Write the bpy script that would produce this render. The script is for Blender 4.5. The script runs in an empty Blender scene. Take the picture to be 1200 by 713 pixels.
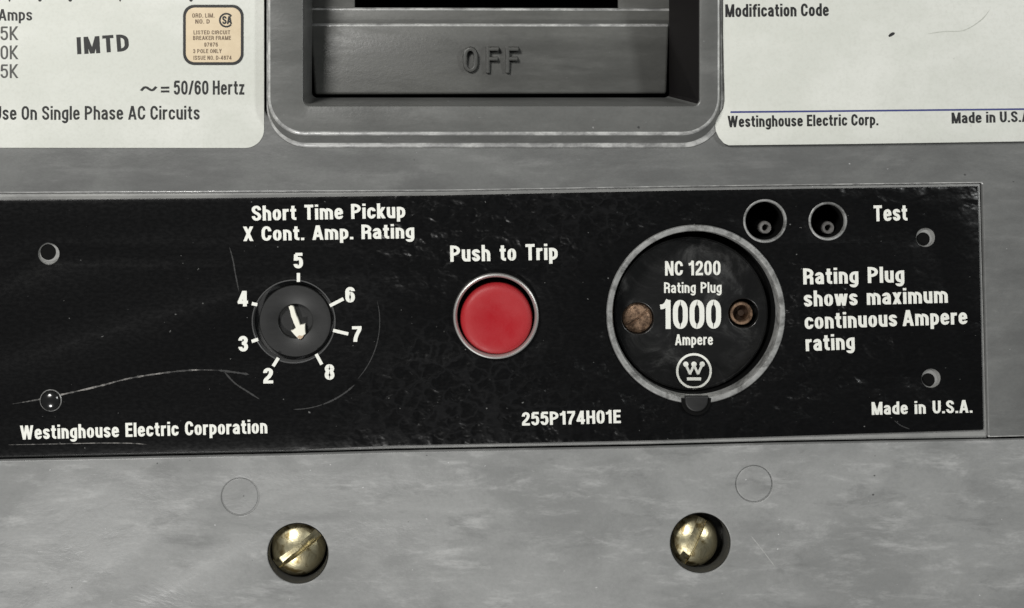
import bpy, bmesh, math, random
from mathutils import Vector
random.seed(7)
scene = bpy.context.scene
COL = scene.collection
# ---------------------------------------------------------------- scale and camera
# All builders work in "panel units" (u right, v down, z out of the panel); one unit is 0.137 mm.
S = 1.37e-4
PPU, PPV, DIST = 520.0, 120.0, 1900.0            # the point of the panel straight in front of the lens, and the distance
def W(u, v, z=0.0): return Vector(((u-600)*S, (356.5-v)*S, z*S))
def unp(u, v, z):                                 # where a point at depth z must stand to appear at (u, v)
    k = (DIST-z)/DIST
    return PPU+(u-PPU)*k, PPV+(v-PPV)*k

cam_d = bpy.data.cameras.new('camera'); cam = bpy.data.objects.new('camera', cam_d); COL.objects.link(cam)
cam.location = W(PPU, PPV, DIST)
cam_d.sensor_width = 36; cam_d.lens = 36*DIST/1200
cam_d.shift_x = (600-PPU)/1200; cam_d.shift_y = -(356.5-PPV)/1200
cam_d.clip_start = 0.005; cam_d.clip_end = 50
scene.camera = cam

world = bpy.data.worlds.new('World'); scene.world = world; world.use_nodes = True
world.node_tree.nodes['Background'].inputs[0].default_value = (0.80, 0.86, 0.90, 1)
world.node_tree.nodes['Background'].inputs[1].default_value = 0.07
scene.view_settings.view_transform = 'Standard'; scene.view_settings.look = 'None'
scene.view_settings.exposure = 0; scene.view_settings.gamma = 1

def area(name, u, v, z, tu, tv, size, power, color):
    d = bpy.data.lights.new(name, 'AREA'); d.shape = 'DISK'; d.size = size*S; d.energy = power; d.color = color
    o = bpy.data.objects.new(name, d); COL.objects.link(o)
    o.location = W(u, v, z)
    o.rotation_euler = (W(tu, tv, 0)-o.location).to_track_quat('-Z', 'Y').to_euler()
    return o
area('key_lamp', -520, -1050, 2000, 400, 420, 700, 0.98, (1.0, 0.99, 0.955))
area('right_lamp', 2500, -500, 1700, 640, 200, 260, 0.36, (0.98, 1.0, 0.985))
area('low_lamp', -250, 2400, 2000, 480, 400, 330, 0.80, (1.0, 0.99, 0.965))

# ---------------------------------------------------------------- materials
def mat(name, col, rough=0.5, metal=0.0, spec=0.5):
    m = bpy.data.materials.new(name); m.use_nodes = True
    b = m.node_tree.nodes['Principled BSDF']
    b.inputs['Base Color'].default_value = (*col, 1); b.inputs['Roughness'].default_value = rough
    b.inputs['Metallic'].default_value = metal; b.inputs['Specular IOR Level'].default_value = spec
    return m
class NB:                                         # small node builder
    def __init__(s, m):
        s.m = m; s.t = m.node_tree; s.n = s.t.nodes; s.l = s.t.links; s.b = s.n['Principled BSDF']
        tc = s.n.new('ShaderNodeTexCoord'); s.co = tc.outputs['Object']
    def link(s, a, b): s.l.new(a, b)
    def mapping(s, sx, sy, sz=None, loc=(0,0,0), rot=0):
        mp = s.n.new('ShaderNodeMapping'); mp.inputs['Scale'].default_value = (sx/S, sy/S, (sz or sx)/S)
        mp.inputs['Location'].default_value = loc; mp.inputs['Rotation'].default_value = (0, 0, rot)
        s.link(s.co, mp.inputs['Vector']); return mp.outputs[0]
    def noise(s, vec, detail=4, rough=0.5, dist=0.0):
        n = s.n.new('ShaderNodeTexNoise'); n.inputs['Scale'].default_value = 1
        n.inputs['Detail'].default_value = detail; n.inputs['Roughness'].default_value = rough
        n.inputs['Distortion'].default_value = dist
        s.link(vec, n.inputs['Vector']); return n.outputs['Fac']
    def ramp(s, fac, a, b, ca=0.0, cb=1.0):
        r = s.n.new('ShaderNodeMapRange'); r.interpolation_type = 'SMOOTHSTEP'
        for k, x in zip(('From Min', 'From Max', 'To Min', 'To Max'), (a, b, ca, cb)): r.inputs[k].default_value = x
        s.link(fac, r.inputs['Value']); return r.outputs[0]
    def mix(s, fac, a, b):
        x = s.n.new('ShaderNodeMix'); x.data_type = 'RGBA'
        if isinstance(fac, float): x.inputs[0].default_value = fac
        else: s.link(fac, x.inputs[0])
        for v, i in ((a, 6), (b, 7)):
            if isinstance(v, tuple): x.inputs[i].default_value = (*v, 1)
            else: s.link(v, x.inputs[i])
        return x.outputs[2]
    def bump(s, h, dist, strength=1.0, prev=None):
        x = s.n.new('ShaderNodeBump'); x.inputs['Distance'].default_value = dist*S; x.inputs['Strength'].default_value = strength
        s.link(h, x.inputs['Height'])
        if prev: s.link(prev, x.inputs['Normal'])
        s.link(x.outputs[0], s.b.inputs['Normal']); return x.outputs[0]

def grey_paint(name, c0, c1, cd, dust, streak, rough=0.42, relief=1.0, dark=.3):
    m = mat(name, c0, rough); b = NB(m)
    big = b.ramp(b.noise(b.mapping(.0075, .013, .01, (0,0,0), .12), 6, .62, .35), .36, .64)
    col = b.mix(big, c0, c1)
    dk = b.noise(b.mapping(.011*streak, .03, .02, (5,2,0), -.2), 6, .66, .4)
    col = b.mix(b.ramp(dk, .54, .70, 0, dark), col, (c0[0]*.72, c0[1]*.72, c0[2]*.72))
    st = b.noise(b.mapping(.013*streak, .05, .02, (3,1,0), .08), 7, .70, .25)
    col = b.mix(b.ramp(st, .50, .76, 0, dust), col, cd)
    fine = b.noise(b.mapping(.22, .28), 4, .65)
    col = b.mix(b.ramp(fine, .35, .7, 0, .14), col, (c0[0]*.6, c0[1]*.6, c0[2]*.6))
    sc = b.noise(b.mapping(.06, .17, .1, (9,4,0), .5), 4, .7, .3)
    col = b.mix(b.ramp(sc, .70, .76, 0, .6), col, (cd[0]*1.2, cd[1]*1.2, cd[2]*1.2))
    spk = b.noise(b.mapping(.11, .13, .1, (1,7,0)), 2, .5)
    col = b.mix(b.ramp(spk, .765, .80, 0, .75), col, (.03, .03, .03))
    wsp = b.noise(b.mapping(.14, .17, .1, (4,9,0)), 3, .6)
    col = b.mix(b.ramp(wsp, .735, .775, 0, .8), col, (min(.7, cd[0]*1.7),)*3)
    b.link(col, b.b.inputs['Base Color'])
    b.link(b.ramp(st, .3, .75, rough-.08, rough+.16), b.b.inputs['Roughness'])
    n1 = b.bump(big, 1.0*relief, .4)
    b.bump(fine, .3, .5, n1)
    return m
M = {}
M['cover'] = grey_paint('grey_cover_paint', (.118,.119,.117), (.152,.154,.150), (.25,.25,.246), .30, .9)
m = M['edge'] = mat('worn_edge_painted_highlight', (.20,.20,.195), .16, 0, 1.0); b = NB(m)  # edge highlight put into the colour, broken up by wear
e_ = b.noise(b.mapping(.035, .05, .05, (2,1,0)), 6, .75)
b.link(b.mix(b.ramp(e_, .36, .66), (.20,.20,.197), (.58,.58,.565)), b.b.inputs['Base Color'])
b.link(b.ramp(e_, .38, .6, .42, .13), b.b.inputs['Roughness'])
M['bezel'] = grey_paint('grey_bezel_plastic', (.106,.107,.103), (.128,.129,.124), (.22,.22,.213), .25, .8, .36, .6)
M['shroud'] = grey_paint('grey_shroud_plastic', (.082,.082,.077), (.104,.104,.097), (.17,.17,.16), .25, .8, .40, .3)
M['lower'] = grey_paint('dusty_grey_lower_cover_paint', (.225,.227,.224), (.29,.292,.288), (.50,.50,.494), .55, 1.1, .42, 1.4, .58)
M['frame'] = grey_paint('grey_frame_paint', (.24,.24,.235), (.31,.31,.30), (.5,.5,.48), .5, .7, .34)
M['seam'] = mat('black_seam_shadow_plastic', (.012,.012,.012), .7, 0, .2)
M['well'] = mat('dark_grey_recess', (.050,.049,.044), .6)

m = M['plate'] = mat('black_textured_plate_paint', (.004,.004,.004), .24, 0, .26); b = NB(m)
vor = b.n.new('ShaderNodeTexVoronoi'); vor.feature = 'SMOOTH_F1'; vor.inputs['Scale'].default_value = 1; vor.inputs['Smoothness'].default_value = .55
wob = b.n.new('ShaderNodeVectorMath'); wob.operation = 'MULTIPLY_ADD'
nz = b.n.new('ShaderNodeTexNoise'); nz.inputs['Scale'].default_value = 1; nz.inputs['Detail'].default_value = 2; b.link(b.mapping(.06, .07), nz.inputs['Vector'])
b.link(nz.outputs['Color'], wob.inputs[0]); wob.inputs[1].default_value = (1.3, 1.3, 0); b.link(b.mapping(.046, .058), wob.inputs[2])
b.link(wob.outputs[0], vor.inputs['Vector']); wv = vor.outputs['Distance']
w2 = b.noise(b.mapping(.16, .30, .1, (4,2,0)), 3, .6)
sep = b.n.new('ShaderNodeSeparateXYZ'); b.link(b.co, sep.inputs[0])
side = b.ramp(sep.outputs[0], -.036, -.004, .10, 1.0)
zone = b.ramp(b.noise(b.mapping(.0035, .006, .004, (.3,.2,0)), 1), .34, .60, .25, 1)
ng = b.n.new('ShaderNodeMath'); ng.operation = 'MULTIPLY'; b.link(wv, ng.inputs[0]); b.link(zone, ng.inputs[1])
ng2 = b.n.new('ShaderNodeMath'); ng2.operation = 'MULTIPLY'; b.link(ng.outputs[0], ng2.inputs[0]); b.link(side, ng2.inputs[1])
n1 = b.bump(ng2.outputs[0], 5.2, .55); b.bump(w2, .10, .25, n1)
spk = b.noise(b.mapping(.16, .19, .1, (2,5,0)), 2, .5)
ve = b.n.new('ShaderNodeTexVoronoi'); ve.feature = 'DISTANCE_TO_EDGE'; ve.inputs['Scale'].default_value = 1; b.link(wob.outputs[0], ve.inputs['Vector'])
l0 = b.ramp(ve.outputs['Distance'], .0, .13, 1, 0); l1 = b.ramp(sep.outputs[0], .018, .042, 1, .15)
band = b.n.new('ShaderNodeMath'); band.operation = 'MULTIPLY'; b.link(l0, band.inputs[0]); b.link(l1, band.inputs[1])
b3 = b.n.new('ShaderNodeMath'); b3.operation = 'MULTIPLY'; b.link(band.outputs[0], b3.inputs[0]); b.link(side, b3.inputs[1])
b2 = b.n.new('ShaderNodeMath'); b2.operation = 'MULTIPLY'; b.link(b3.outputs[0], b2.inputs[0])
b.link(b.ramp(b.noise(b.mapping(.004, .006, .004, (1.7,.6,0)), 2), .42, .60, .05, 1), b2.inputs[1])
pc_ = b.mix(b2.outputs[0], (.0038,.0038,.0040), (.0088,.0088,.0092))
b.link(b.mix(b.ramp(spk, .74, .775, 0, .7), pc_, (.18,.18,.175)), b.b.inputs['Base Color'])
b.link(b.ramp(w2,     .3, .7, .24, .33), b.b.inputs['Roughness'])

m = M['label'] = mat('cream_paper_label', (.60,.61,.55), .5, 0, .3); b = NB(m)
c = b.mix(b.ramp(b.noise(b.mapping(.008, .012), 4, .6), .35, .7), (.60,.61,.56), (.68,.685,.64))
c = b.mix(b.ramp(b.noise(b.mapping(.3, .3), 3, .6), .4, .75, 0, .18), c, (.42,.42,.37))
b.bump(b.noise(b.mapping(.012, .02), 3, .5), 3.0, .5)
c = b.mix(b.ramp(b.noise(b.mapping(.05, .07, .1, (6,2,0)), 3, .6), .72, .80, 0, .4), c, (.25,.25,.22))
b.link(c, b.b.inputs['Base Color'])
m = M['sticker'] = mat('tan_paper_sticker', (.66,.54,.37), .55, 0, .3); b = NB(m)
b.link(b.mix(b.noise(b.mapping(.08, .1), 4, .6), (.58,.47,.32), (.72,.60,.43)), b.b.inputs['Base Color'])
M['ink'] = mat('dark_printing_ink', (.014,.014,.014), .5)
M['typed'] = mat('typed_grey_ink', (.075,.075,.07), .6)
M['brown_ink'] = mat('brown_printing_ink', (.16,.11,.07), .6)
M['blue'] = mat('navy_printing_ink', (.045,.055,.19), .5)
m = M['white'] = mat('white_screen_print', (.78,.78,.72), .5); b = NB(m)
b.link(b.mix(b.ramp(b.noise(b.mapping(.35, .35), 3, .7), .5, .8, 0, .5), (.80,.80,.74), (.50,.50,.46)), b.b.inputs['Base Color'])
m = M['steel'] = mat('dull_grey_steel', (.36,.36,.35), .42, .45); b = NB(m)
b.link(b.mix(b.ramp(b.noise(b.mapping(.06, .06), 5, .7, .5), .4, .7), (.44,.44,.43), (.15,.15,.145)), b.b.inputs['Base Color'])
b.link(b.ramp(b.noise(b.mapping(.12, .12), 3), .3, .7, .28, .5), b.b.inputs['Roughness'])
m = M['bright'] = mat('nickel_plated_steel', (.55,.54,.52), .42, .7)
m = M['plug'] = mat('black_moulded_plastic', (.010,.010,.010), .34); b = NB(m)
sc = b.noise(b.mapping(.02, .02, .02, (1,2,0)), 6, .72, .8)
b.link(b.mix(b.ramp(sc, .52, .72, 0, .5), (.0085,.0085,.0085), (.075,.075,.073)), b.b.inputs['Base Color'])
b.link(b.ramp(sc, .4, .7, .28, .55), b.b.inputs['Roughness'])
m = M['dial'] = mat('worn_black_dial_plastic', (.022,.022,.022), .5); b = NB(m)
b.link(b.mix(b.noise(b.mapping(.07, .2), 5, .7), (.007,.007,.007), (.022,.022,.022)), b.b.inputs['Base Color'])
M['black'] = mat('plain_black_plastic', (.008,.008,.008), .5)
M['void'] = mat('recess_shade_black', (.004,.004,.004), .8, 0, .1)  # black colour standing in for shade inside recesses and gaps
m = M['red'] = mat('red_plastic', (.50,.018,.022), .45); b = NB(m)
n_ = b.noise(b.mapping(.022, .022, .022, (0,0,0)), 4, .6)
off_ = b.n.new('ShaderNodeVectorMath'); off_.operation = 'DISTANCE'; b.link(b.co, off_.inputs[0]); off_.inputs[1].default_value = ((582-560)*S, (370-382)*S, .0057)
rub = b.n.new('ShaderNodeMath'); rub.operation = 'MULTIPLY_ADD'; b.link(n_, rub.inputs[0]); rub.inputs[1].default_value = -.0035; b.link(off_.outputs['Value'], rub.inputs[2])
b.link(b.mix(b.ramp(rub.outputs[0], -.0005, .0035), (.35,.002,.008), (.37,.016,.021)), b.b.inputs['Base Color'])   # thumb-rubbed middle, dusty rim
b.link(b.ramp(n_, .35, .65, .6, .42), b.b.inputs['Roughness'])
f_ = b.noise(b.mapping(.3, .3), 2); b.bump(f_, .4, .4)
m = M['brass'] = mat('tarnished_brass', (.50,.43,.25), .25, 1.0); b = NB(m)
t_ = b.noise(b.mapping(.05, .05, .05), 4, .6, .6)
b.link(b.mix(b.ramp(t_, .46, .66), (.82,.74,.49), (.20,.15,.065)), b.b.inputs['Base Color'])
b.link(b.ramp(t_, .3, .7, .30, .44), b.b.inputs['Roughness']); b.bump(t_, 1.4, .4)
m = M['copper'] = mat('oxidised_copper', (.32,.20,.13), .45, .7); b = NB(m)
t_ = b.noise(b.mapping(.16, .16, .16), 4, .7)
b.link(b.mix(b.ramp(t_, .35, .65), (.40,.26,.17), (.12,.075,.05)), b.b.inputs['Base Color']); b.bump(t_, 1.2, .5)
m = M['scratch'] = mat('scraped_bare_paint', (.17,.17,.16), .6); b = NB(m)
b.link(b.mix(b.ramp(b.noise(b.mapping(.06, .06), 5, .8), .40, .62), (.02,.02,.02), (.24,.23,.215)), b.b.inputs['Base Color'])
M['faint'] = mat('faint_scuffed_paint', (.026,.026,.026), .55)
M['cream'] = mat('cream_filled_pointer', (.82,.80,.70), .5)

# ---------------------------------------------------------------- helpers
def thing(name, label, cat, u, v, z=0, group=None):
    o = bpy.data.objects.new(name, None); COL.objects.link(o); o.location = W(u, v, z)
    o.empty_display_size = .01
    o['label'] = label; o['category'] = cat
    if group: o['group'] = group
    o['_o'] = (u, v, z)
    return o
def origin(o):
    p = Vector((0,0,0))
    while o: p += o.location; o = o.parent
    return p
def obj(name, me, material, parent, label=None):
    """me holds vertices in world coordinates; they are moved into the parent's frame."""
    me.name = name; off = origin(parent)
    for v in me.vertices: v.co -= off
    me.materials.clear()
    for mm in (material if isinstance(material, (list, tuple)) else [material]): me.materials.append(mm)
    o = bpy.data.objects.new(name, me); COL.objects.link(o); o.parent = parent
    if label: o['label'] = label
    return o
def finish(me, ang=38):
    for p in me.polygons: p.use_smooth = abs(p.normal.z) < .9995
    me.set_sharp_from_angle(angle=math.radians(ang))
    return me
def slab(outlines, ztop, zbot, bevel=0.0, res=3):
    """flat plate with holes: the first outline is the rim, the others holes; rounded edges"""
    c = bpy.data.curves.new('tmp', 'CURVE'); c.dimensions = '2D'; c.fill_mode = 'BOTH'
    c.extrude = max((ztop-zbot)/2-bevel, 0)*S; c.bevel_depth = bevel*S; c.bevel_resolution = res; c.offset = -bevel*S
    for pts in outlines:
        sp = c.splines.new('POLY'); sp.points.add(len(pts)-1); sp.use_cyclic_u = True
        for q, (u, v) in zip(sp.points, pts):
            p = W(u, v); q.co = (p.x, p.y, 0, 1)
    o = bpy.data.objects.new('tmp', c); COL.objects.link(o)
    dg = bpy.context.evaluated_depsgraph_get()
    me = bpy.data.meshes.new_from_object(o.evaluated_get(dg))
    bpy.data.objects.remove(o); bpy.data.curves.remove(c)
    zc = (ztop+zbot)/2*S
    for v in me.vertices: v.co.z += zc
    bm = bmesh.new(); bm.from_mesh(me); bmesh.ops.remove_doubles(bm, verts=bm.verts, dist=S*.01)
    bmesh.ops.recalc_face_normals(bm, faces=bm.faces); bm.to_mesh(me); bm.free()
    return finish(me)
def circle(u, v, r, n=64): return [(u+r*math.cos(2*math.pi*k/n), v+r*math.sin(2*math.pi*k/n)) for k in range(n)]
def rrect(x0, y0, x1, y1, r, n=10, rs=None):
    rs = rs or (r, r, r, r); pts = []                 # corners: right-bottom, left-bottom, left-top, right-top (v down)
    for (cx, cy, a0), r in zip(((x1,y1,0), (x0,y1,90), (x0,y0,180), (x1,y0,270)), rs):
        sx = -1 if cx == x1 else 1; sy = -1 if cy == y1 else 1
        for k in range(n+1):
            a = math.radians(a0+90*k/n)
            pts.append((cx+sx*r+r*math.cos(a), cy+sy*r+r*math.sin(a)))
    return pts
def mesh(verts, faces, ang=38):
    me = bpy.data.meshes.new('m'); me.from_pydata(verts, [], faces)
    bm = bmesh.new(); bm.from_mesh(me); bmesh.ops.recalc_face_normals(bm, faces=bm.faces); bm.to_mesh(me); bm.free()
    return finish(me, ang)
def loft(loops, cap0=False, cap1=False, ang=38):
    """loops: [[(u, v, z) ...] ...], same count"""
    n = len(loops[0]); vs = [W(*p) for L in loops for p in L]; fs = []
    for i in range(len(loops)-1):
        for k in range(n):
            a = i*n+k; b_ = i*n+(k+1) % n; fs.append((a, b_, b_+n, a+n))
    if cap0: fs.append(tuple(range(n)))
    if cap1: fs.append(tuple(range((len(loops)-1)*n, len(loops)*n)))
    return mesh(vs, fs, ang)
def lift(pts, z): return [(u, v, z) for u, v in pts]
def lathe(u, v, prof, n=72, cap0=False, cap1=False, ang=38, jit=0):
    loops = []
    for r, z in prof:
        loops.append([(u+r*math.cos(2*math.pi*k/n), v+r*math.sin(2*math.pi*k/n), z) for k in range(n)])
    return loft(loops, cap0, cap1, ang)
def join(*mes):
    bm = bmesh.new()
    for me in mes: bm.from_mesh(me)
    out = bpy.data.meshes.new('j'); bm.to_mesh(out); bm.free()
    return finish(out)
def hull_box(front, back, bevel=2.0, segs=3):
    """front and back: four (u, v, z) corners each, bevelled"""
    vs = [W(*p) for p in front+back]
    me = bpy.data.meshes.new('b')
    me.from_pydata(vs, [], [(0,1,2,3), (7,6,5,4)]+[(k, 4+k, 4+(k+1) % 4, (k+1) % 4) for k in range(4)])
    bm = bmesh.new(); bm.from_mesh(me); bmesh.ops.recalc_face_normals(bm, faces=bm.faces)
    bmesh.ops.bevel(bm, geom=bm.edges[:], offset=bevel*S, segments=segs, affect='EDGES', profile=.5)
    bm.to_mesh(me); bm.free()
    return finish(me)

# ---------------------------------------------------------------- lettering: a condensed grotesque drawn stroke by stroke
def rounded(pts, closed=False, n=6):
    pts = [p for i, p in enumerate(pts) if i == 0 or abs(p[0]-pts[i-1][0])+abs(p[1]-pts[i-1][1]) > 1e-4]
    P = [(p[0], p[1]) for p in pts]; R = [p[2] if len(p) > 2 else 0 for p in pts]; out = []
    N = len(P)
    for i in range(N):
        if R[i] == 0 or (not closed and i in (0, N-1)): out.append(P[i]); continue
        p = Vector(P[i]); a = Vector(P[i-1])-p; c = Vector(P[(i+1) % N])-p
        la, lc = a.length, c.length; a.normalize(); c.normalize()
        ang = a.angle(c)
        if ang > 3.1: out.append(P[i]); continue
        ta = min(R[i], la*.5 if (R[i-1] or closed) else la*.98); tc = min(R[i], lc*.5 if (R[(i+1) % N] or closed) else lc*.98)
        s = p+a*ta; e = p+c*tc; h0 = p+a*ta*.42; h1 = p+c*tc*.42
        for k in range(n+1):
            t = k/n; q_ = s*(1-t)**3+h0*3*t*(1-t)**2+h1*3*t*t*(1-t)+e*t**3
            out.append((q_.x, q_.y))
    return out
def glyph(ch, w):
    h = w/2; X = .745; T = 1-h; B = h; XT = X-h
    st = []
    def L(*p, closed=False, y0=-9, y1=9): st.append((list(p), closed, y0, y1))
    def D(xa, ya, xb, yb):
        dx, dy = xb-xa, yb-ya
        L((xa-dx*.3, ya-dy*.3), (xb+dx*.3, yb+dy*.3), y0=min(ya, yb), y1=max(ya, yb))
    def cap(W_): return W_, W_-h, min(.30, (W_-w)*.9)
    if ch in 'BDEFHKLPR':
        Wd, R, r = cap({'L':.43,'E':.45,'F':.43}.get(ch, .53)); L((h,0),(h,1))
        if ch == 'B': L((h,T),(R-.02,T,r),(R-.02,.52,r),(h,.52)); L((h,.52),(R,.52,r),(R,B,r),(h,B))
        if ch == 'D': L((h,T),(R,T,r),(R,B,r),(h,B))
        if ch in 'EF': L((h,T),(Wd,T)); L((h,.53),(Wd-.03,.53))
        if ch in 'EL': L((h,B),(Wd,B))
        if ch == 'H': L((R,0),(R,1)); L((h,.52),(R,.52))
        if ch == 'K': D(h,.36,R,1); D(h+.10,.5,R+.01,0)
        if ch in 'PR': L((h,T),(R,T,r),(R,.46,r),(h,.46))
        if ch == 'R': L((h,.46),(R-.01,.46,.12),(R-.01,0))
        return Wd, st
    if ch == 'I': L((h,0),(h,1)); return w, st
    if ch == 'A': Wd=.58; D(h*.9,0,Wd/2-h*.15,1); D(Wd-h*.9,0,Wd/2+h*.15,1); L((.16,.29),(Wd-.16,.29)); return Wd, st
    if ch == 'M': Wd=.70; L((h,0),(h,1)); L((Wd-h,0),(Wd-h,1)); D(h*1.1,1,Wd/2,0); D(Wd-h*1.1,1,Wd/2,0); return Wd, st
    if ch == 'N': Wd=.55; L((h,0),(h,1)); L((Wd-h,0),(Wd-h,1)); D(h*1.05,1,Wd-h*1.05,0); return Wd, st
    if ch in 'OC0G':
        Wd, R, r = cap(.53 if ch != '0' else .49)
        if ch in 'O0': L((h,T,r),(R,T,r),(R,B,r),(h,B,r), closed=True)
        else: L((R,.65),(R,T,r),(h,T,r),(h,B,r),(R,B,r),(R,.36))
        return Wd, st
    if ch == 'S': Wd, R, r = cap(.51); L((R,.70),(R,T,r),(h,T,r),(h,.58,r*.8),(R,.43,r*.8),(R,B,r),(h,B,r),(h,.31)); return Wd, st
    if ch == 'T': Wd=.49; L((0,T),(Wd,T)); L((Wd/2,0),(Wd/2,T)); return Wd, st
    if ch == 'U': Wd, R, r = cap(.53); L((h,1),(h,B,r),(R,B,r),(R,1)); return Wd, st
    if ch == 'V': Wd=.54; D(h*.9,1,Wd/2,0); D(Wd-h*.9,1,Wd/2,0); return Wd, st
    if ch == 'W': Wd=.84; D(h*.9,1,.25,0); D(Wd/2,1,.25,0); D(Wd/2,1,Wd-.25,0); D(Wd-h*.9,1,Wd-.25,0); return Wd, st
    if ch == 'X': Wd=.54; D(h,0,Wd-h,1); D(h,1,Wd-h,0); return Wd, st
    if ch == 'Y': Wd=.54; D(h*.9,1,Wd/2,.4); D(Wd-h*.9,1,Wd/2,.4); L((Wd/2,0),(Wd/2,.47)); return Wd, st
    if ch == 'Z': Wd=.47; L((0,T),(Wd,T)); L((0,B),(Wd,B)); D(h,0,Wd-h,1); return Wd, st
    Wd, R, r = .48, .48-h, min(.26, (.48-w)*.85)       # digits
    if ch == '1': Wd=.36; L((Wd-h-.02,0),(Wd-h-.02,1)); L((0,.76),(Wd*.45,.78,.1),(Wd-h,1)); return Wd, st
    if ch == '2': L((h,.68),(h,T,r),(R,T,r),(R,.56,r),(h,.22,.08),(h,0)); L((h,B),(Wd,B)); return Wd, st
    if ch == '3': L((h,.70),(h,T,r),(R-.01,T,r),(R-.01,.53,r),(.17,.53)); L((.17,.53),(R,.53,r),(R,B,r),(h,B,r),(h,.30)); return Wd, st
    if ch == '4': L((.35,0),(.35,1)); D(h*.8,.25,.33,1); L((0,.27),(Wd+.03,.27)); return Wd+.03, st
    if ch == '5': L((h+.01,.50),(h+.03,T)); L((h-.0,T),(Wd-.02,T)); L((h,.53),(h+.06,.63,.05),(R,.63,r),(R,B,r),(h,B,r),(h,.28)); return Wd, st
    if ch == '6': L((h,.6,r),(R,.6,r),(R,B,r),(h,B,r), closed=True); L((h,.3),(h,T,r),(R,T,r),(R,.73)); return Wd, st
    if ch == '7': L((0,T),(Wd,T)); L((R,T),(R,.8,.1),(.17,.3,.2),(.15,0)); return Wd, st
    if ch == '8': L((h+.01,T,r),(R-.01,T,r),(R-.01,.53,r),(h+.01,.53,r), closed=True); L((h,.53,r),(R,.53,r),(R,B,r),(h,B,r), closed=True); return Wd, st
    if ch == '9': L((h,T,r),(R,T,r),(R,.4,r),(h,.4,r), closed=True); L((R,.7),(R,B,r),(h,B,r),(h,.27)); return Wd, st
    Wd = .46; R = Wd-h; r = .22        # lower case
    if ch == 'a':
        L((h,.53),(h,XT,r),(R-.01,XT,r),(R-.01,0)); L((R,.45),(h,.37,.14),(h,B,.14),(R-.06,B,.14),(R,.2)); return Wd, st
    if ch in 'bdpq':
        s = h if ch in 'bp' else R; o = Wd-s
        L((s,0 if ch in 'bd' else -.235),(s,1 if ch in 'bd' else X)); L((s,XT),(o,XT,r),(o,B,r),(s,B)); return Wd, st
    if ch == 'c': L((R,.49),(R,XT,r),(h,XT,r),(h,B,r),(R,B,r),(R,.27)); return Wd-.01, st
    if ch == 'e': L((R,.22),(R,B,r),(h,B,r),(h,XT,r),(R,XT,r),(R,.34)); L((h,.385),(R,.385)); return Wd, st
    if ch == 'f': L((.14,0),(.14,T,.15),(.34,T)); L((0,XT),(.32,XT)); return .32, st
    if ch == 'g': L((R,XT),(h,XT,r),(h,B,r),(R,B)); L((R,X),(R,-.245+h,r),(h,-.245+h,r),(h,-.06)); return Wd, st
    if ch in 'hn': L((h,0),(h,1 if ch == 'h' else X)); L((h,XT),(R,XT,r),(R,0)); return Wd, st
    if ch == 'i': L((h,0),(h,X)); L((h,1-.145),(h,1)); return w, st
    if ch == 'j': L((h,X),(h,-.2)); return w, st
    if ch == 'k': L((h,0),(h,1)); D(h,.24,R-.01,X); D(h+.09,.40,R,0); return Wd-.01, st
    if ch == 'l': L((h,0),(h,1)); return w, st
    if ch == 'm':
        Wd=.72; c=Wd/2; L((h,0),(h,X)); L((h,XT),(c,XT,r),(c,0)); L((c,XT),(Wd-h,XT,r),(Wd-h,0)); return Wd, st
    if ch == 'o': L((h,XT,r),(R,XT,r),(R,B,r),(h,B,r), closed=True); return Wd, st
    if ch == 'r': L((h,0),(h,X)); L((h,.5),(h+.03,XT,.16),(.33,XT)); return .33, st
    if ch == 's': Wd=.43; R=Wd-h; r=.19; L((R,.53),(R,XT,r),(h,XT,r),(h,.43,r*.8),(R,.32,r*.8),(R,B,r),(h,B,r),(h,.24)); return Wd, st
    if ch == 't': L((.15,.95),(.15,B,.13),(.33,B)); L((0,XT),(.32,XT)); return .33, st
    if ch == 'u': L((h,X),(h,B,r),(R,B,r),(R,B)); L((R,0),(R,X)); return Wd, st
    if ch in 'vy':
        Wd=.45; D(h*.9,X,Wd/2,0); D(Wd-h*.9,X,Wd/2,0)
        if ch == 'y': D(Wd/2+.02,.1,.13,-.235)
        return Wd, st
    if ch == 'w': Wd=.68; D(h*.9,X,.2,0); D(Wd/2,X,.2,0); D(Wd/2,X,Wd-.2,0); D(Wd-h*.9,X,Wd-.2,0); return Wd, st
    if ch == 'x': Wd=.46; D(h,0,Wd-h,X); D(h,X,Wd-h,0); return Wd, st
    if ch == 'z': Wd=.40; L((0,XT),(Wd,XT)); L((0,B),(Wd,B)); D(h,0,Wd-h,X); return Wd, st
    if ch == '.': L((h,0),(h,w*.95)); return w, st
    if ch == '/': D(.05,0,.30,1); return .35, st
    if ch == '-': L((0,.38),(.28,.38)); return .28, st
    if ch == '=': L((0,.30),(.5,.30)); L((0,.56),(.5,.56)); return .5, st
    if ch == '~': L((.02,.26),(.20,.52,.12),(.52,.24,.12),(.70,.50)); return .72, st
    return .3, st
def clip(poly, y0, y1):
    for lim, sgn in ((y0, 1), (y1, -1)):
        out = []
        for i in range(len(poly)):
            a, c = poly[i], poly[(i+1) % len(poly)]
            ia, ic = (a[1]-lim)*sgn >= 0, (c[1]-lim)*sgn >= 0
            if ia: out.append(a)
            if ia != ic:
                t = (lim-a[1])/(c[1]-a[1]); out.append((a[0]+(c[0]-a[0])*t, lim))
        poly = out
        if len(poly) < 3: return []
    return poly
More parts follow.
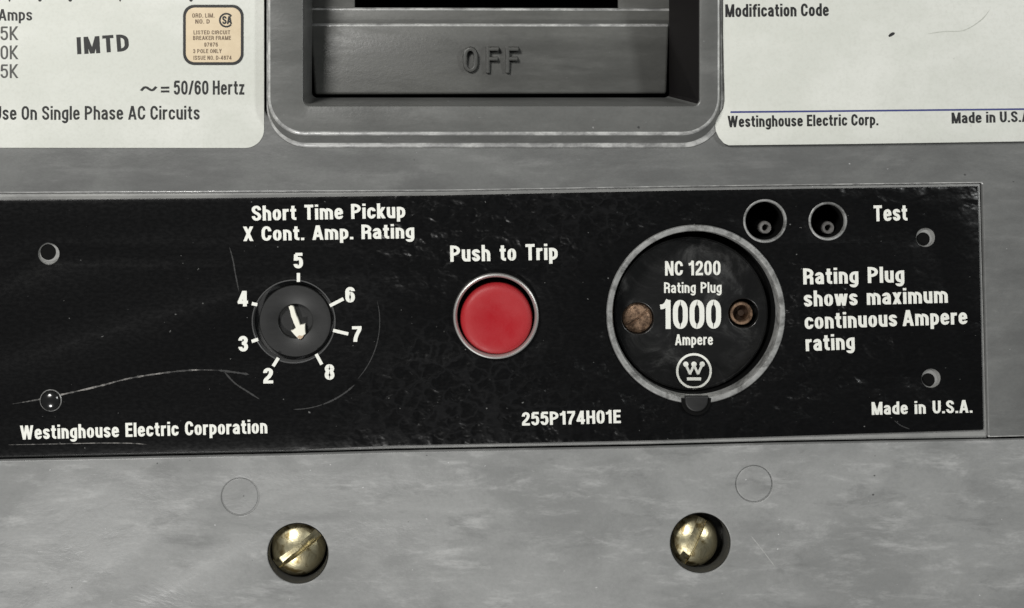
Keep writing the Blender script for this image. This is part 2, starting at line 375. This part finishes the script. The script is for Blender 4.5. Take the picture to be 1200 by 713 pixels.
def stroke_quads(pts, closed, w):
    n = len(pts); h = w/2; off = []
    P = [Vector(p) for p in pts]
    if not closed:
        q = [P[0]]
        for p in P[1:]:
            if (p-q[-1]).length > 1e-5: q.append(p)
        P = q; n = len(P)
    for i in range(n):
        d0 = (P[i]-P[i-1]) if (i > 0 or closed) else (P[1]-P[0])
        d1 = (P[(i+1) % n]-P[i]) if (i < n-1 or closed) else d0
        if d0.length < 1e-6: d0 = d1
        if d1.length < 1e-6: d1 = d0
        d0 = d0.normalized(); d1 = d1.normalized()
        n0 = Vector((-d0.y, d0.x)); n1 = Vector((-d1.y, d1.x)); m_ = n0+n1
        if m_.length < 1e-4: m_ = n0
        m_.normalize(); k = h/max(.45, m_.dot(n0)); off.append(m_*k)
    qs = []
    for i in range(n if closed else n-1):
        j = (i+1) % n
        qs.append([tuple(P[i]+off[i]), tuple(P[j]+off[j]), tuple(P[j]-off[j]), tuple(P[i]-off[i])])
    return qs
def layout(text, w, gap, space):
    x = 0; items = []
    for ch in text:
        if ch == ' ': x += space; continue
        Wd, st = glyph(ch, w); items.append((x, st)); x += Wd+gap
    return x-gap, items
def lettering(text, u0, v0, u1, v1, H, z, w=.19, gap=.085, space=.27, depth=0.0, jitter=0.0, horiz=1.0):
    """one mesh of ink: baseline from (u0,v0) to (u1,v1), cap height H"""
    tot, items = layout(text, w, gap, space)
    a = Vector((u1-u0, v1-v0)); ln = a.length; a.normalize(); up = Vector((a.y, -a.x))
    sx = ln/tot; vs = []; fs = []; k = 0
    for x, st in items:
        jy = random.uniform(-jitter, jitter); ja = random.uniform(-jitter, jitter)
        for pts, closed, y0, y1 in st:
            pl = rounded(pts, closed); k += 1
            for q in stroke_quads(pl, closed, w):
                q = clip(q, y0, y1)
                if not q: continue
                base = len(vs)
                for (px, py) in q:
                    p = Vector((u0, v0))+a*((x+px)*sx+ja*py*H)+up*((py+jy)*H)
                    vs.append(W(p.x, p.y, z+.03*(k % 4)))
                fs.append(tuple(range(base, base+len(q))))
    me = bpy.data.meshes.new('l'); me.from_pydata(vs, [], fs)
    bm = bmesh.new(); bm.from_mesh(me); bmesh.ops.remove_doubles(bm, verts=bm.verts, dist=S*.004)
    for f in bm.faces:
        f.normal_update()
        if f.normal.z < 0: f.normal_flip()
    bm.to_mesh(me); bm.free()
    return me
def ribbon(pts, widths, z):
    vs = []; fs = []; n = len(pts)
    for i, (p, w) in enumerate(zip(pts, widths)):
        a = Vector(pts[max(i-1, 0)]); c = Vector(pts[min(i+1, n-1)]); d = (c-a).normalized(); nn = Vector((-d.y, d.x))*w/2
        vs += [W(p[0]+nn.x, p[1]+nn.y, z), W(p[0]-nn.x, p[1]-nn.y, z)]
    for i in range(n-1): fs.append((2*i, 2*i+1, 2*i+3, 2*i+2))
    me = bpy.data.meshes.new('r'); me.from_pydata(vs, [], fs)
    bm = bmesh.new(); bm.from_mesh(me)
    for f in bm.faces:
        f.normal_update()
        if f.normal.z < 0: f.normal_flip()
    bm.to_mesh(me); bm.free()
    return me
def smooth_path(keys, n=14):
    out = []
    for i in range(len(keys)-1):
        p0 = keys[max(i-1,0)]; p1 = keys[i]; p2 = keys[i+1]; p3 = keys[min(i+2,len(keys)-1)]
        for k in range(n):
            t = k/n
            out.append(tuple(.5*(2*p1[d]+(p2[d]-p0[d])*t+(2*p0[d]-5*p1[d]+4*p2[d]-p3[d])*t*t+(3*p1[d]-p0[d]-3*p2[d]+p3[d])*t**3) for d in (0,1)))
    out.append(keys[-1]); return out
def scratch(keys, w, z):
    p = smooth_path(keys); n = len(p)
    return ribbon(p, [w*min(1, .15+6*min(i, n-1-i)/n)*random.uniform(.55, 1.15) for i in range(n)], z)

# ================================================================ 1. breaker body: upper cover, bezel, labels
SEAM = [(-400,546), (0,538.3), (340,531.6), (460,528.3), (760,523), (920,518.8), (1157,514.3), (1620,503.5)]
def seam(u):
    for (a, va), (c, vc) in zip(SEAM, SEAM[1:]):
        if u <= c: return va+(vc-va)*(u-a)/(c-a)
breaker = thing('circuit_breaker', 'grey moulded circuit breaker front with a recessed OFF window and two cream rating labels', 'circuit breaker', 600, 100, -200)
obj('back_shell', slab([[(-420,-420), (1640,-420), (1640,1060), (-420,1060)]], -240, -300), M['seam'], breaker)
TOPL = [(-400,231.5), (0,227), (240,226), (520,224.2), (800,219.5), (1150,215)]
cov = [(-400,-400), (1620,-400), (1620,seam(1620)-1.3), (1159,seam(1159)-1.3), (1157.5,seam(1157)-3), (1151,216.5)]+TOPL[::-1]
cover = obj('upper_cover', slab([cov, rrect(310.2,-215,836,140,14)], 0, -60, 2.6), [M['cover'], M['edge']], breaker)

# bezel around the handle window
def bz(x0, y0, x1, y1, r, z): return lift(rrect(x0, y0, x1, y1, r, 12), z)
win_top = -150
FZ = -62
floor_l, floor_b = unp(366, 114.6, FZ+4); floor_r, _ = unp(784, 110, FZ+4)
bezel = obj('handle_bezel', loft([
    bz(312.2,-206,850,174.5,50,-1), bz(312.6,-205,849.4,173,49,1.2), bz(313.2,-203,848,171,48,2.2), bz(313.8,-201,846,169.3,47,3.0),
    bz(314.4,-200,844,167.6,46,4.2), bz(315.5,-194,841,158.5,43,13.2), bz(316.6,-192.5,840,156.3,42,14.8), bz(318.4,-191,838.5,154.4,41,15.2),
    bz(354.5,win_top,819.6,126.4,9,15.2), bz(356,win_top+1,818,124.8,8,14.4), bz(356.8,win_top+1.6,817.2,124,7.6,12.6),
    lift(rrect(floor_l,win_top+8,floor_r,floor_b,6,12), FZ+4)], ang=30), [M['bezel'], mat('painted_shade_cheek', (.006,.005,.005), .6, 0, .3), M['edge']], breaker)
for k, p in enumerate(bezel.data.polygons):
    if k//52 in (1, 2, 3, 5, 6) and p.normal.y < .2: p.material_index = 2                  # worn edges, with the highlight painted in as lighter grey
    elif k//52 == 10 and p.normal.x < -.7: p.material_index = 1              # shade of the inner right cheek, painted in as black
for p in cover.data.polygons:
    if .25 < abs(p.normal.z) < .97 and p.normal.y < -.15: p.material_index = 1  # lighter colour paints the highlight along the downward edge
# moving shroud behind the window, with OFF moulded on it
def q(u, v, z): x, y = unp(u, v, z); return (x, y, z)
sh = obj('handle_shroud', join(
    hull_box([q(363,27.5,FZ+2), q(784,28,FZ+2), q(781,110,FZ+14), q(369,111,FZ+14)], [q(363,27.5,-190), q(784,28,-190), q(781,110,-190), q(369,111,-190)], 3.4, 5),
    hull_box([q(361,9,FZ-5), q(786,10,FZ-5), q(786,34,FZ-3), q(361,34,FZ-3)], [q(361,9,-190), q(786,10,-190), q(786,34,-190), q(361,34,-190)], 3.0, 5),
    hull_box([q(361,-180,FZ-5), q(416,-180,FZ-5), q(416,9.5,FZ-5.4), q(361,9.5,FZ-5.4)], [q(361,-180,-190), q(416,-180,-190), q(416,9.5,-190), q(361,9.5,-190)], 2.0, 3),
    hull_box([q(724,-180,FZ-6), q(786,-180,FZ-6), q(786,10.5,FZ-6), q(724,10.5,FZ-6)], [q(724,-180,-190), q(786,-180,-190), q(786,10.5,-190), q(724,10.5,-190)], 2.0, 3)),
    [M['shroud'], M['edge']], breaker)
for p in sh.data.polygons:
    if .2 < abs(p.normal.z) < .985 and p.normal.y > .2: p.material_index = 1  # upward edges get the painted highlight too
def relief(text, u0, v0, u1, v1, H, z0, z1, w=.19):
    """raised moulded letters: stroke by stroke, chamfered"""
    tot, items = layout(text, w, .20, .3); sx = (u1-u0)/tot; parts = []
    for x, st in items:
        for pts, closed, y0, y1 in st:
            P = [(u0+(x+p[0])*sx, v0-p[1]*H) for p in rounded(pts, closed, 8)]
            if closed: P.append(P[0])
            for i in range(len(P)-1):
                pass
            n = len(P); ww = w*H; prof = ((-.62, z0), (-.30, z1-.5), (0, z1), (.30, z1-.5), (.62, z0)); rows = []
            for i in range(n):
                a = Vector(P[i-1] if i else (P[-2] if closed else P[0])); c = Vector(P[i+1] if i < n-1 else (P[1] if closed else P[-1]))
                d = (c-a).normalized(); nn = Vector((-d.y, d.x)); p = Vector(P[i])
                rows.append([W(*q(p.x+nn.x*ww*s, p.y+nn.y*ww*s, z)) for s, z in prof])
            vs = [v for r_ in rows for v in r_]; fs = []
            for i in range(n-1):
                for k in range(4): fs.append((i*5+k, i*5+k+1, i*5+k+6, i*5+k+5))
            if not closed: fs += [(0,1,2,3,4), tuple((n-1)*5+k for k in (4,3,2,1,0))]
            parts.append(mesh(vs, fs, 60))
    return join(*parts)
obj('raised_lettering', relief('OFF', 541.5, 85.5, 607.5, 85.0, 30.5, FZ+4, FZ+15.5, .185), M['shroud'], sh)
obj('toggle_handle', hull_box([(432,-150,FZ+8), (704,-150,FZ+8), (700,-12,FZ+8), (436,-12,FZ+8)], [q(424,-150,-170), q(716,-150,-170), q(716,2,-170), q(424,2,-170)], 6, 4), M['black'], breaker)

# left rating label
LZ = 1.0
lab = obj('rating_label', slab([rrect(-400,-380,309.6,173.6,20,10,(22,0.1,0.1,0.1))], LZ, -.2, .35, 1), M['label'], breaker)
PZ = LZ+.12
def ink(text, u0, v0, u1, v1, H, m_='ink', parent=None, **k):
    return obj('printed_lettering', lettering(text, u0, v0, u1, v1, H, k.pop('z', PZ), **k), M[m_], parent or lab)
ink('Amps', -1.5, 24.6, 38, 24.4, 13.6, w=.155)
for t, u0, v in (('65K', -10, 47.6), ('50K', -9.8, 70), ('25K', -9.8, 92)):
    ink(t, u0, v, 21.6, v-.3, 16.2, 'typed', w=.13, gap=.10)
ink('IMTD', 90.8, 63.8, 151.8, 60.2, 20, w=.185, gap=.13, jitter=.02)
ink('~', 165, 111.5, 184, 111.4, 19, w=.13); ink('=', 188.8, 112.6, 198.8, 112.5, 17, w=.14)
ink('50/60 Hertz', 203.8, 111.3, 286.5, 111.2, 16.6, w=.165, gap=.09, space=.24)
ink('Use On Single Phase AC Circuits', -7.0, 140.8, 234.2, 140.4, 16.2, w=.155, gap=.09, space=.27)
def dots(pts, z):                                # feet of letters whose line runs on above the picture
    return join(*[slab([rrect(u-w/2, -12, u+w/2, 2.3, 2.2, 5)], z+.02, z-.15) for u, w in pts])
obj('printed_lettering', dots([(11.4,2.4), (47,4.2), (82.5,4.4), (141,2.4), (224,4.2)], PZ), M['ink'], lab)
stk = obj('approval_sticker', slab([rrect(215.2,6.4,285.2,76,12.5,10)], LZ+.45, LZ-.1, .2, 1), M['sticker'], breaker)
SZ = LZ+.6
obj('sticker_border', slab([rrect(214.8,6,285.6,76.4,13), rrect(218,9.2,282.4,73.2,10.5)], SZ, SZ-.15), M['ink'], stk)
for t, u0, u1, v, H in (('ORD. LIM.',225.5,251.5,21,5), ('NO. D',229,246,28,5), ('LISTED CIRCUIT',227,270,40.6,4.6), ('BREAKER FRAME',226.5,271,47.2,4.8), ('97876',239.5,255.6,55,4.8), ('3 POLE ONLY',226.5,260,62.6,4.8), ('ISSUE NO. D-4874',227,271.5,70.4,4.8)):
    obj('printed_lettering', lettering(t, u0, v, u1, v-.1, H, SZ, w=.16, gap=.12), M['brown_ink'], stk)
arc = [(265.4+7.6*math.cos(math.radians(a)), 24+7.6*math.sin(math.radians(a))) for a in range(42, 323, 8)]
obj('approval_mark', join(ribbon(arc, [2.1]*len(arc), SZ), lettering('SA', 260.6, 28.6, 272, 28.6, 9.4, SZ, w=.2, gap=.02)), M['ink'], stk)

# right label
rl = [(846.4,-380), (846.4,40), (847,60), (848.2,105), (848.4,118), (846.8,127), (842.5,134), (838.6,140), (837.4,147), (838.2,154), (841.8,161.5), (847.5,168), (853,170.4)]
rl += [(1000,168.8), (1200,165.8), (1590,159.5), (1590,-380)]
lab2 = obj('modification_label', slab([rl], 5.2, 3.6, .3, 1), M['label'], breaker)
RZ = 5.34
ink('Modification Code', 849, 20.6, 970, 19.4, 15, parent=lab2, z=RZ, w=.18, gap=.075)
ink('Westinghouse Electric Corp.', 852, 149.4, 1028, 147, 13.4, parent=lab2, z=RZ, w=.18, gap=.075)
ink('Made in U.S.A.', 1113.6, 145, 1208.5, 142.8, 12.8, parent=lab2, z=RZ, w=.18, gap=.075)
obj('printed_rule', ribbon([(855,131.6), (1000,130.2), (1590,124)], [2.1]*3, RZ), M['blue'], lab2)
obj('ink_spot', slab([[(1039.5,42.5),(1041.5,39.6),(1045,38.2),(1047.4,39),(1046.5,41),(1043,43.2),(1040.4,43.8)]], RZ+.04, RZ-.2), M['ink'], lab2)
obj('scuff_mark', scratch([(1086,40), (1105,37.5), (1128,36), (1148,24), (1158,12)], 1.3, RZ), mat('grey_scuff', (.47,.48,.43), .6), lab2)

# ================================================================ 2. trip unit
trip = thing('trip_unit', 'black trip unit faceplate with white lettering, numbered dial and red push button', 'control panel', 560, 370, -40)
pt = [(-390,240), (0,234.6), (260,232.4), (520,229.2), (800,223.6), (1146,218.4)]; pb = [(1152.6,504), (920,511.6), (760,516.6), (460,522.6), (340,528), (0,535.4), (-390,543)]
fr_t = [(u, v-9.5) for u, v in pt[:-1]]+[(1149.5,214)]; fr_b = [(1158,514)]+[(u, seam(u)-1.2) for u, _ in pb[1:]]
JACKS = ((896.4,259.2,25.2), (970,259.4,22.2)); HOLES = ((57.2,297.6,12.4), (1084.5,278.5,11), (1091,443.5,11))
holes = [circle(344,377,48.5), circle(581.5,371,49), circle(815.5,368.5,103.5, 96)]+[circle(u, v, r-.6, 40) for u, v, r in JACKS]+[circle(u, v, r, 32) for u, v, r in HOLES]
frame_holes = [circle(344,377,52), circle(581.5,371,54), circle(815.5,368.5,98,96)]+[circle(u, v, r+3, 40) for u, v, r in JACKS]
obj('steel_frame', slab([fr_t+fr_b]+frame_holes, -3.6, -10, 1.0, 2), M['frame'], trip)
plate = obj('faceplate', slab([pt+pb]+holes, 0, -3.4, .7, 2), M['plate'], trip)
TZ = .15
def white(text, u0, v0, u1, v1, H, name='printed_lettering', parent=None, **k):
    k.setdefault('w', .178)
    return obj(name, lettering(text, u0, v0, u1, v1, H, k.pop('z', TZ), **k), M['white'], parent or plate)
white('Short Time Pickup', 295.2, 259, 475, 255.6, 17.6, space=.36)
white('X Cont. Amp. Rating', 285.2, 282.8, 485.6, 279.4, 17, space=.36)
white('Push to Trip', 527.8, 307, 653.6, 304.6, 19, space=.42)
white('Test', 1024, 259.6, 1063.4, 258.6, 18.6)
white('Rating Plug', 941.4, 333.6, 1059.8, 331, 18.8, space=.40)
white('shows maximum', 942.2, 359.6, 1110.8, 355, 18.6, space=.40)
white('continuous Ampere', 943.2, 386, 1133.6, 380, 18.6, space=.22)
white('rating', 944.4, 411.8, 1001.8, 409.4, 18.6)
white('Made in U.S.A.', 1021.6, 486.4, 1139.6, 483.8, 15, space=.36)
white('255P174H01E', 611.8, 499, 727.6, 496, 15.6)
white('Westinghouse Electric Corporation', 24, 515.4, 313.4, 508, 16.4, space=.34)
# scratches and scuffs of the plate
obj('scratch', scratch([(15,473.5), (45,468.5), (73,462.5), (115,453), (150,444), (190,437.5), (225,434), (255,434)], 2.0, .1), M['scratch'], plate)
obj('scratch', scratch([(255,434), (275,436.5), (292,439)], 2.6, .1), M['faint'], plate)
obj('scratch', scratch([(262,435), (275,449), (290,459), (304,468)], 2.0, .1), M['faint'], plate)
obj('scratch', scratch([(10,521.5), (60,520.6), (110,519.5), (150,519.6), (172,521)], 1.1, .1), M['scratch'], plate)
obj('scratch', scratch([(1048,493), (1056,499), (1066,503)], 1.3, .1), M['faint'], plate)
a_ = lambda r, a: (344+r*math.cos(math.radians(a)), 377+r*math.sin(math.radians(a)))
obj('scratch', scratch([a_(101,a) for a in range(-14, 50, 8)], 1.2, .1), M['faint'], plate)
obj('scratch', scratch([a_(103,a) for a in range(46, 74, 5)], 2.2, .1), M['faint'], plate)
obj('scratch', scratch([a_(103,a) for a in range(70, 92, 5)], 1.2, .1), M['faint'], plate)
obj('scratch', scratch([(269,290), (273,305), (276,322), (280,342)], 1.6, .1), M['faint'], plate)

# numbered selector dial
dial = obj('selector_dial', lathe(344.2, 377, [(49.2,-3), (49.2,.5), (48.6,1.1), (47.9,.6), (47.6,-1), (46.8,-16), (0.01,-16.2)], 80), [M['plug']], trip)
dial.data.materials[0] = mat('polished_black_rim', (.10,.10,.10), .25)
obj('dial_disc', lathe(345.6, 377.4, [(42.6,-16), (42.6,-7), (41.6,-5.6), (21.5,-5.4), (20.4,-6.2), (19.6,-12), (.01,-12.2)], 80), M['dial'], dial)
arrow = [(338.0,360.2), (340.6,358.6), (343.4,360.4), (347.0,370.5), (351.4,382.2), (357.0,379.8), (357.4,392.6), (351.8,398.2), (349.4,397.8), (340.2,388.6), (346.0,385.4), (342.6,376.5)]
rj = random.Random(3)
arrow = [(a[0]+(c[0]-a[0])*t+rj.uniform(-.55,.55), a[1]+(c[1]-a[1])*t+rj.uniform(-.55,.55)) for a, c in zip(arrow, arrow[1:]+arrow[:1]) for t in (0, .33, .66)]
obj('pointer', slab([arrow], -3.6, -12, .8, 2), M['cream'], dial)
obj('worn_tip', slab([[(347.6,396), (350,393.6), (353.6,394.4), (356,392.8), (354.6,396), (351.6,398.4)]], -3.3, -5, .2, 1), mat('worn_tan_tip', (.50,.37,.26), .6), dial)
NUM = (('2',308.6,320.2,449.7), ('3',279.6,290.8,412.2), ('4',278.8,290.8,359.4), ('5',344.2,355.2,314.8), ('6',404.8,416,354.8), ('7',412.8,424,400.8), ('8',380.6,392,445.4))
for t, u0, u1, v in NUM: white(t, u0, v, u1, v-.2, 18.2, 'numeral', dial, w=.195)
TICK = ((326.3,419.4,320.2,429.2), (302.6,397.6,295,400.2), (301.6,357.2,295.2,355.8), (349.8,330.4,349.8,320), (386.6,358.4,402.6,350.2), (390.4,387.2,408.2,391.4), (370.6,415,377.2,427.2))
for u0, v0, u1, v1 in TICK: obj('tick_mark', ribbon([(u0,v0), (u1,v1)], [3.9, 3.9], 1.3 if (u0-344)**2+(v0-377)**2 < 2500 else TZ), M['white'], dial)

# red push button in its plated collar
btn = obj('push_button', lathe(581.9, 374.2, [(42.6,-24), (42.4,-4), (41.4,0), (39.2,2.6), (35.6,4.0), (29,4.3), (20,3.4), (10,2.5), (.01,2.2)], 80), M['red'], trip)
obj('collar', lathe(581.2, 370.3, [(50.4,-3), (50.2,3), (49.4,5.4), (48.0,6.2), (46.6,5), (45.6,2.2), (45.4,-1), (45.3,-24)], 80), [M['bright'], M['void']], btn)
for p in bpy.data.objects['collar'].data.polygons: p.material_index = 1 if (p.center.z+origin(trip).z)/S < -2.5 and abs(p.normal.z) < .3 and p.vertices[0] > 200 else 0  # inner wall coloured black for the shade around the button

# steel collar of the plug bay
PB = (815.4,368.4)
pc = obj('plug_collar', lathe(*PB, [(105,-3), (104.8,1.2), (103.8,2.6), (101.6,3.0), (98.4,2.2), (97.6,0.2), (97.0,-4), (96.4,-15), (96.2,-17), (96,-44), (.01,-45)], 112), [M['steel'], M['void']], trip)
for p in pc.data.polygons: p.material_index = 1 if (p.center.z+origin(trip).z)/S < -15.2 else 0  # deep steel wall blackened to paint the shaded gap
kn = obj('key_notch', slab([[(797.6,466)]+[(815.2+17.4*math.cos(math.radians(a)), 469+17.4*math.sin(math.radians(a))) for a in range(180, -1, -12)]+[(832.8,466)]], 3.5, -2, .3, 1), M['void'], trip)
obj('key_tab', slab([[(801.6,463.2)]+[(815.4+13.6*math.cos(math.radians(a)), 468.6+13.2*math.sin(math.radians(a))) for a in range(180, -1, -12)]+[(829.2,463.2)]], 6.5, 0, 2.0, 3), M['dial'], kn)

# test jacks
for u, v, r in JACKS:
    j = obj('test_jack', lathe(u, v, [(r+.5,-3), (r+.4,.9), (r-.4,1.5), (r-1.6,1.3), (r-2.5,.2), (r-2.8,-3), (r-3.2,-60), (.01,-60)], 56), [M['steel'], M['void']], trip)
    for p in j.data.polygons:
        zz = (p.center.z+origin(trip).z)/S
        p.material_index = 1 if zz < -3.2 else 0
    pu, pv = unp(u+.8, v+8, -22)
    obj('contact_pin', lathe(pu, pv, [(7.6,-60), (7.6,-23.4), (6.6,-22), (4.4,-22), (3.7,-23.4), (3.5,-50), (.01,-50)], 32), [mat('grey_pin_metal', (.32,.31,.30), .4, .3), M['void']], j)
# drilled fixing holes with their inner shade as black discs, and the bright rivet
hm = [mat('pale_lining', (.26,.26,.25), .4), M['void']]
for (u, v, r), (du, dv) in zip(HOLES, ((-1.6,-1.6), (-1.8,2.2), (-2.4,2.6))):
    f = obj('fixing_hole', lathe(u, v, [(r+.1,-.2), (r-.4,-1.2), (r-.8,-3.6), (.01,-3.8)], 40), hm[0], trip)
    obj('hole_shade', lathe(u+du, v+dv, [(r-3.1,-3.5), (r-3.3,-3.2), (r-4,-3.3), (.01,-3.4)], 32), M['void'], f)  # off-centre black disc painting the shadow inside the hole
rv = obj('rivet', lathe(59.6, 469.4, [(12.2,0), (11.6,2.4), (9.6,4.6), (6.4,6.2), (3,7), (.01,7.2)], 48), mat('dark_polished_rivet', (.010,.010,.010), .2, 0, .9), trip)

obj('rivet_rim', lathe(59.6, 469.4, [(13,0), (12.8,1.0), (12.2,1.5), (11.6,1.2), (11.3,0)], 48), M['steel'], rv)

# ================================================================ 3. rating plug
DZ = -30
plug = thing('rating_plug', 'round black rating plug printed 1000 Ampere, seated in the steel collar', 'rating plug', 815, 368, -44)
pu, pv = unp(809.8, 367.6, DZ)
rh = [unp(747.6, 373.4, DZ), unp(871, 367.6, DZ)]
body = obj('plug_face', slab([circle(pu, pv, 92, 112), circle(*rh[0], 18.6, 48), circle(*rh[1], 17.4, 48)], DZ, DZ-12, 1.6, 3), M['plug'], plug)
obj('plug_rim', lathe(pu, pv, [(88.4,DZ+.05), (88.8,DZ+.5), (89.4,DZ+.5), (89.8,DZ+.05)], 112), M['plug'], plug)
def pw(text, u0, v0, u1, v1, H, **k):
    (a, c), (d, e) = unp(u0, v0, DZ), unp(u1, v1, DZ)
    return white(text, a, c, d, e, H*(DIST-DZ)/DIST, parent=body, z=DZ+.2, **k)
pw('NC 1200', 779.4, 323.2, 844.4, 322.6, 17, w=.17, space=.30)
pw('Rating Plug', 778.2, 343.6, 845.6, 343.3, 12.6, w=.16, space=.36)
pw('1000', 773.8, 385.8, 845.0, 385.4, 34, w=.165, gap=.055)
pw('Ampere', 791.2, 404.8, 835.4, 404.4, 12.8, w=.165)
def pq(u, v): return unp(u, v, DZ)
EZ = DZ+.25
ring = [pq(813.2+19.6*math.cos(2*math.pi*k/64), 435+19.6*math.sin(2*math.pi*k/64)) for k in range(65)]
em = [ribbon(ring, [2.7]*65, EZ), ribbon([pq(803.9,428), pq(808.6,438.6)], [2.9]*2, EZ+.05), ribbon([pq(808.2,438.8), pq(813.2,428)], [2.9]*2, EZ+.1),
      ribbon([pq(813.2,428), pq(818.2,438.8)], [2.9]*2, EZ+.15), ribbon([pq(817.8,438.6), pq(822.5,428)], [2.9]*2, EZ+.2), ribbon([pq(805,444.2), pq(821.6,444.2)], [3.6]*2, EZ)]
for u in (803.6, 813.2, 822.8): em.append(slab([circle(*pq(u,427), 3.2, 20)], EZ+.28, EZ-.1))
obj('emblem', join(*em), M['white'], body)
# copper slotted screw in the left hole, copper tube in the right one
def slotted(u, v, r, z, ang, sw, dome, depth=None, z0=None, n=56):
    """round screw head with a straight slot cut through it"""
    depth = depth or dome*.8; ca, sa = math.cos(ang), math.sin(ang); z0 = z0 if z0 is not None else z-14
    halves = []
    for sgn in (1, -1):
        rows = []
        x0 = sw/2
        rings = 9
        for i in range(rings+1):
            t = i/rings; row = []
            for k in range(n//2+1):
                th = math.asin(min(1, x0/r)); a = th+(math.pi-2*th)*k/(n//2)
                X, Y = r*math.cos(a), r*math.sin(a)
                px = X*t; py = x0+(Y-x0)*t
                rr = math.hypot(px, py)/r
                row.append((px, py*sgn, z+dome*(math.sqrt(max(0, 1-(rr*.93)**2))-.37)/.63))
            rows.append(row)
        wall = [(p[0], p[1], z0) for p in rows[-1]]; rows.append(wall)
        vs = [W(u+p[0]*ca-p[1]*sa, v-(p[0]*sa+p[1]*ca), p[2]) for rw in rows for p in rw]; m_ = n//2+1; fs = []
        for i in range(len(rows)-1):
            for k in range(m_-1): fs.append((i*m_+k, i*m_+k+1, (i+1)*m_+k+1, (i+1)*m_+k))
        # slot wall: straight side
        base = len(vs); top = [rows[i][0] for i in range(rings, -1, -1)]+[rows[i][-1] for i in range(1, rings+1)]
        fl = z+dome-depth
        for p in top: vs.append(W(u+p[0]*ca-p[1]*sa, v-(p[0]*sa+p[1]*ca), p[2]))
        for p in top: vs.append(W(u+p[0]*ca-p[1]*sa, v-(p[0]*sa+p[1]*ca), min(fl, p[2]-.1)))
        L_ = len(top)
        for k in range(L_-1): fs.append((base+k, base+k+1, base+L_+k+1, base+L_+k))
        halves.append(mesh(vs, fs, 50))
    halves.append(lathe(u, v, [(r*.985, z0), (r*.985, min(z+dome-depth, z-.2)), (.01, z+dome-depth)], 40))
    bm = bmesh.new()
    for h_ in halves: bm.from_mesh(h_)
    bmesh.ops.remove_doubles(bm, verts=bm.verts, dist=S*.02)
    out = bpy.data.meshes.new('s'); bm.to_mesh(out); bm.free()
    for p in out.polygons: p.use_smooth = True
    out.set_sharp_from_angle(angle=math.radians(42))
    return out
obj('plug_screw', slotted(*rh[0], 17.6, DZ-6, math.radians(38), 3.2, 3, 2.4), M['copper'], plug, 'worn brown copper slotted screw')
obj('copper_socket', join(lathe(*unp(869,367.6,DZ-4), [(14,DZ-22), (13.8,DZ-5), (13,DZ-4), (10.4,DZ-4), (9.8,DZ-5), (9.2,DZ-22)], 48)), M['copper'], plug, 'hollow copper socket, dark inside')
obj('socket_core', lathe(*unp(869,367.6,DZ-4), [(9.3,DZ-14), (4,DZ-13), (3.6,DZ-9), (.01,DZ-9)], 32), mat('dark_copper', (.05,.03,.02), .5, .5), plug)

# ================================================================ 4. lower cover and its screws
lower = thing('terminal_cover', 'dusty light grey lower cover with two plugged holes, below the black faceplate', 'cover', 600, 800, -60)
lo = [(u, v+1.5) for u, v in SEAM]+[(1620,1040), (-400,1040)]
WELLS = ((349.3,648.5,36.2), (820.6,636.2,36)); KN = ((281.7,582,22), (883.5,567,21.6))
lc = obj('cover_panel', slab([lo]+[circle(u, v, r-.6, 72) for u, v, r in WELLS]+[circle(u, v, r, 56) for u, v, r in KN], 2, -55, 1.6), M['lower'], lower)
for (u, v, r), dz in zip(KN, (1.5, 2.4)):
    obj('hole_plug', join(slab([circle(u-.3, v-.4, r-.7, 56)], dz, -20, 1.5, 4), lathe(u, v, [(r+1,-8), (r+.8,.5), (r-3,.2)], 56)), M['lower'], lower)
for u, v, r in WELLS:
    obj('screw_well', lathe(u, v, [(r-1.4,1.0), (r-2.4,-8), (r-3,-40), (.01,-40)], 64), M['well'], lower)
obj('scratch', scratch([(880,628), (892,643), (908,664)], 1.3, 2.1), mat('pale_scrape', (.36,.36,.35), .6), lower)
s1 = thing('cover_screw', 'brass slotted screw filling its recess below the numbered dial', 'screw', 347.2, 646, -45, 'brass cover screws')
obj('screw_head', slotted(347.2, 646.2, 33, -16, math.radians(37), 11, 18, 8, -40), M['brass'], s1)
u2, v2 = unp(814.5, 635.4, -10)
s2 = thing('cover_screw', 'brass slotted screw off-centre in its recess with dark gap, below round plug', 'screw', u2, v2, -45, 'brass cover screws')
obj('screw_head', slotted(u2, v2, 30.5, -16, math.radians(64), 11, 17, 8, -40), M['brass'], s2)
s2.rotation_euler = (0, math.radians(-7), 0)

for o in bpy.data.objects:
    if '_o' in o: del o['_o']
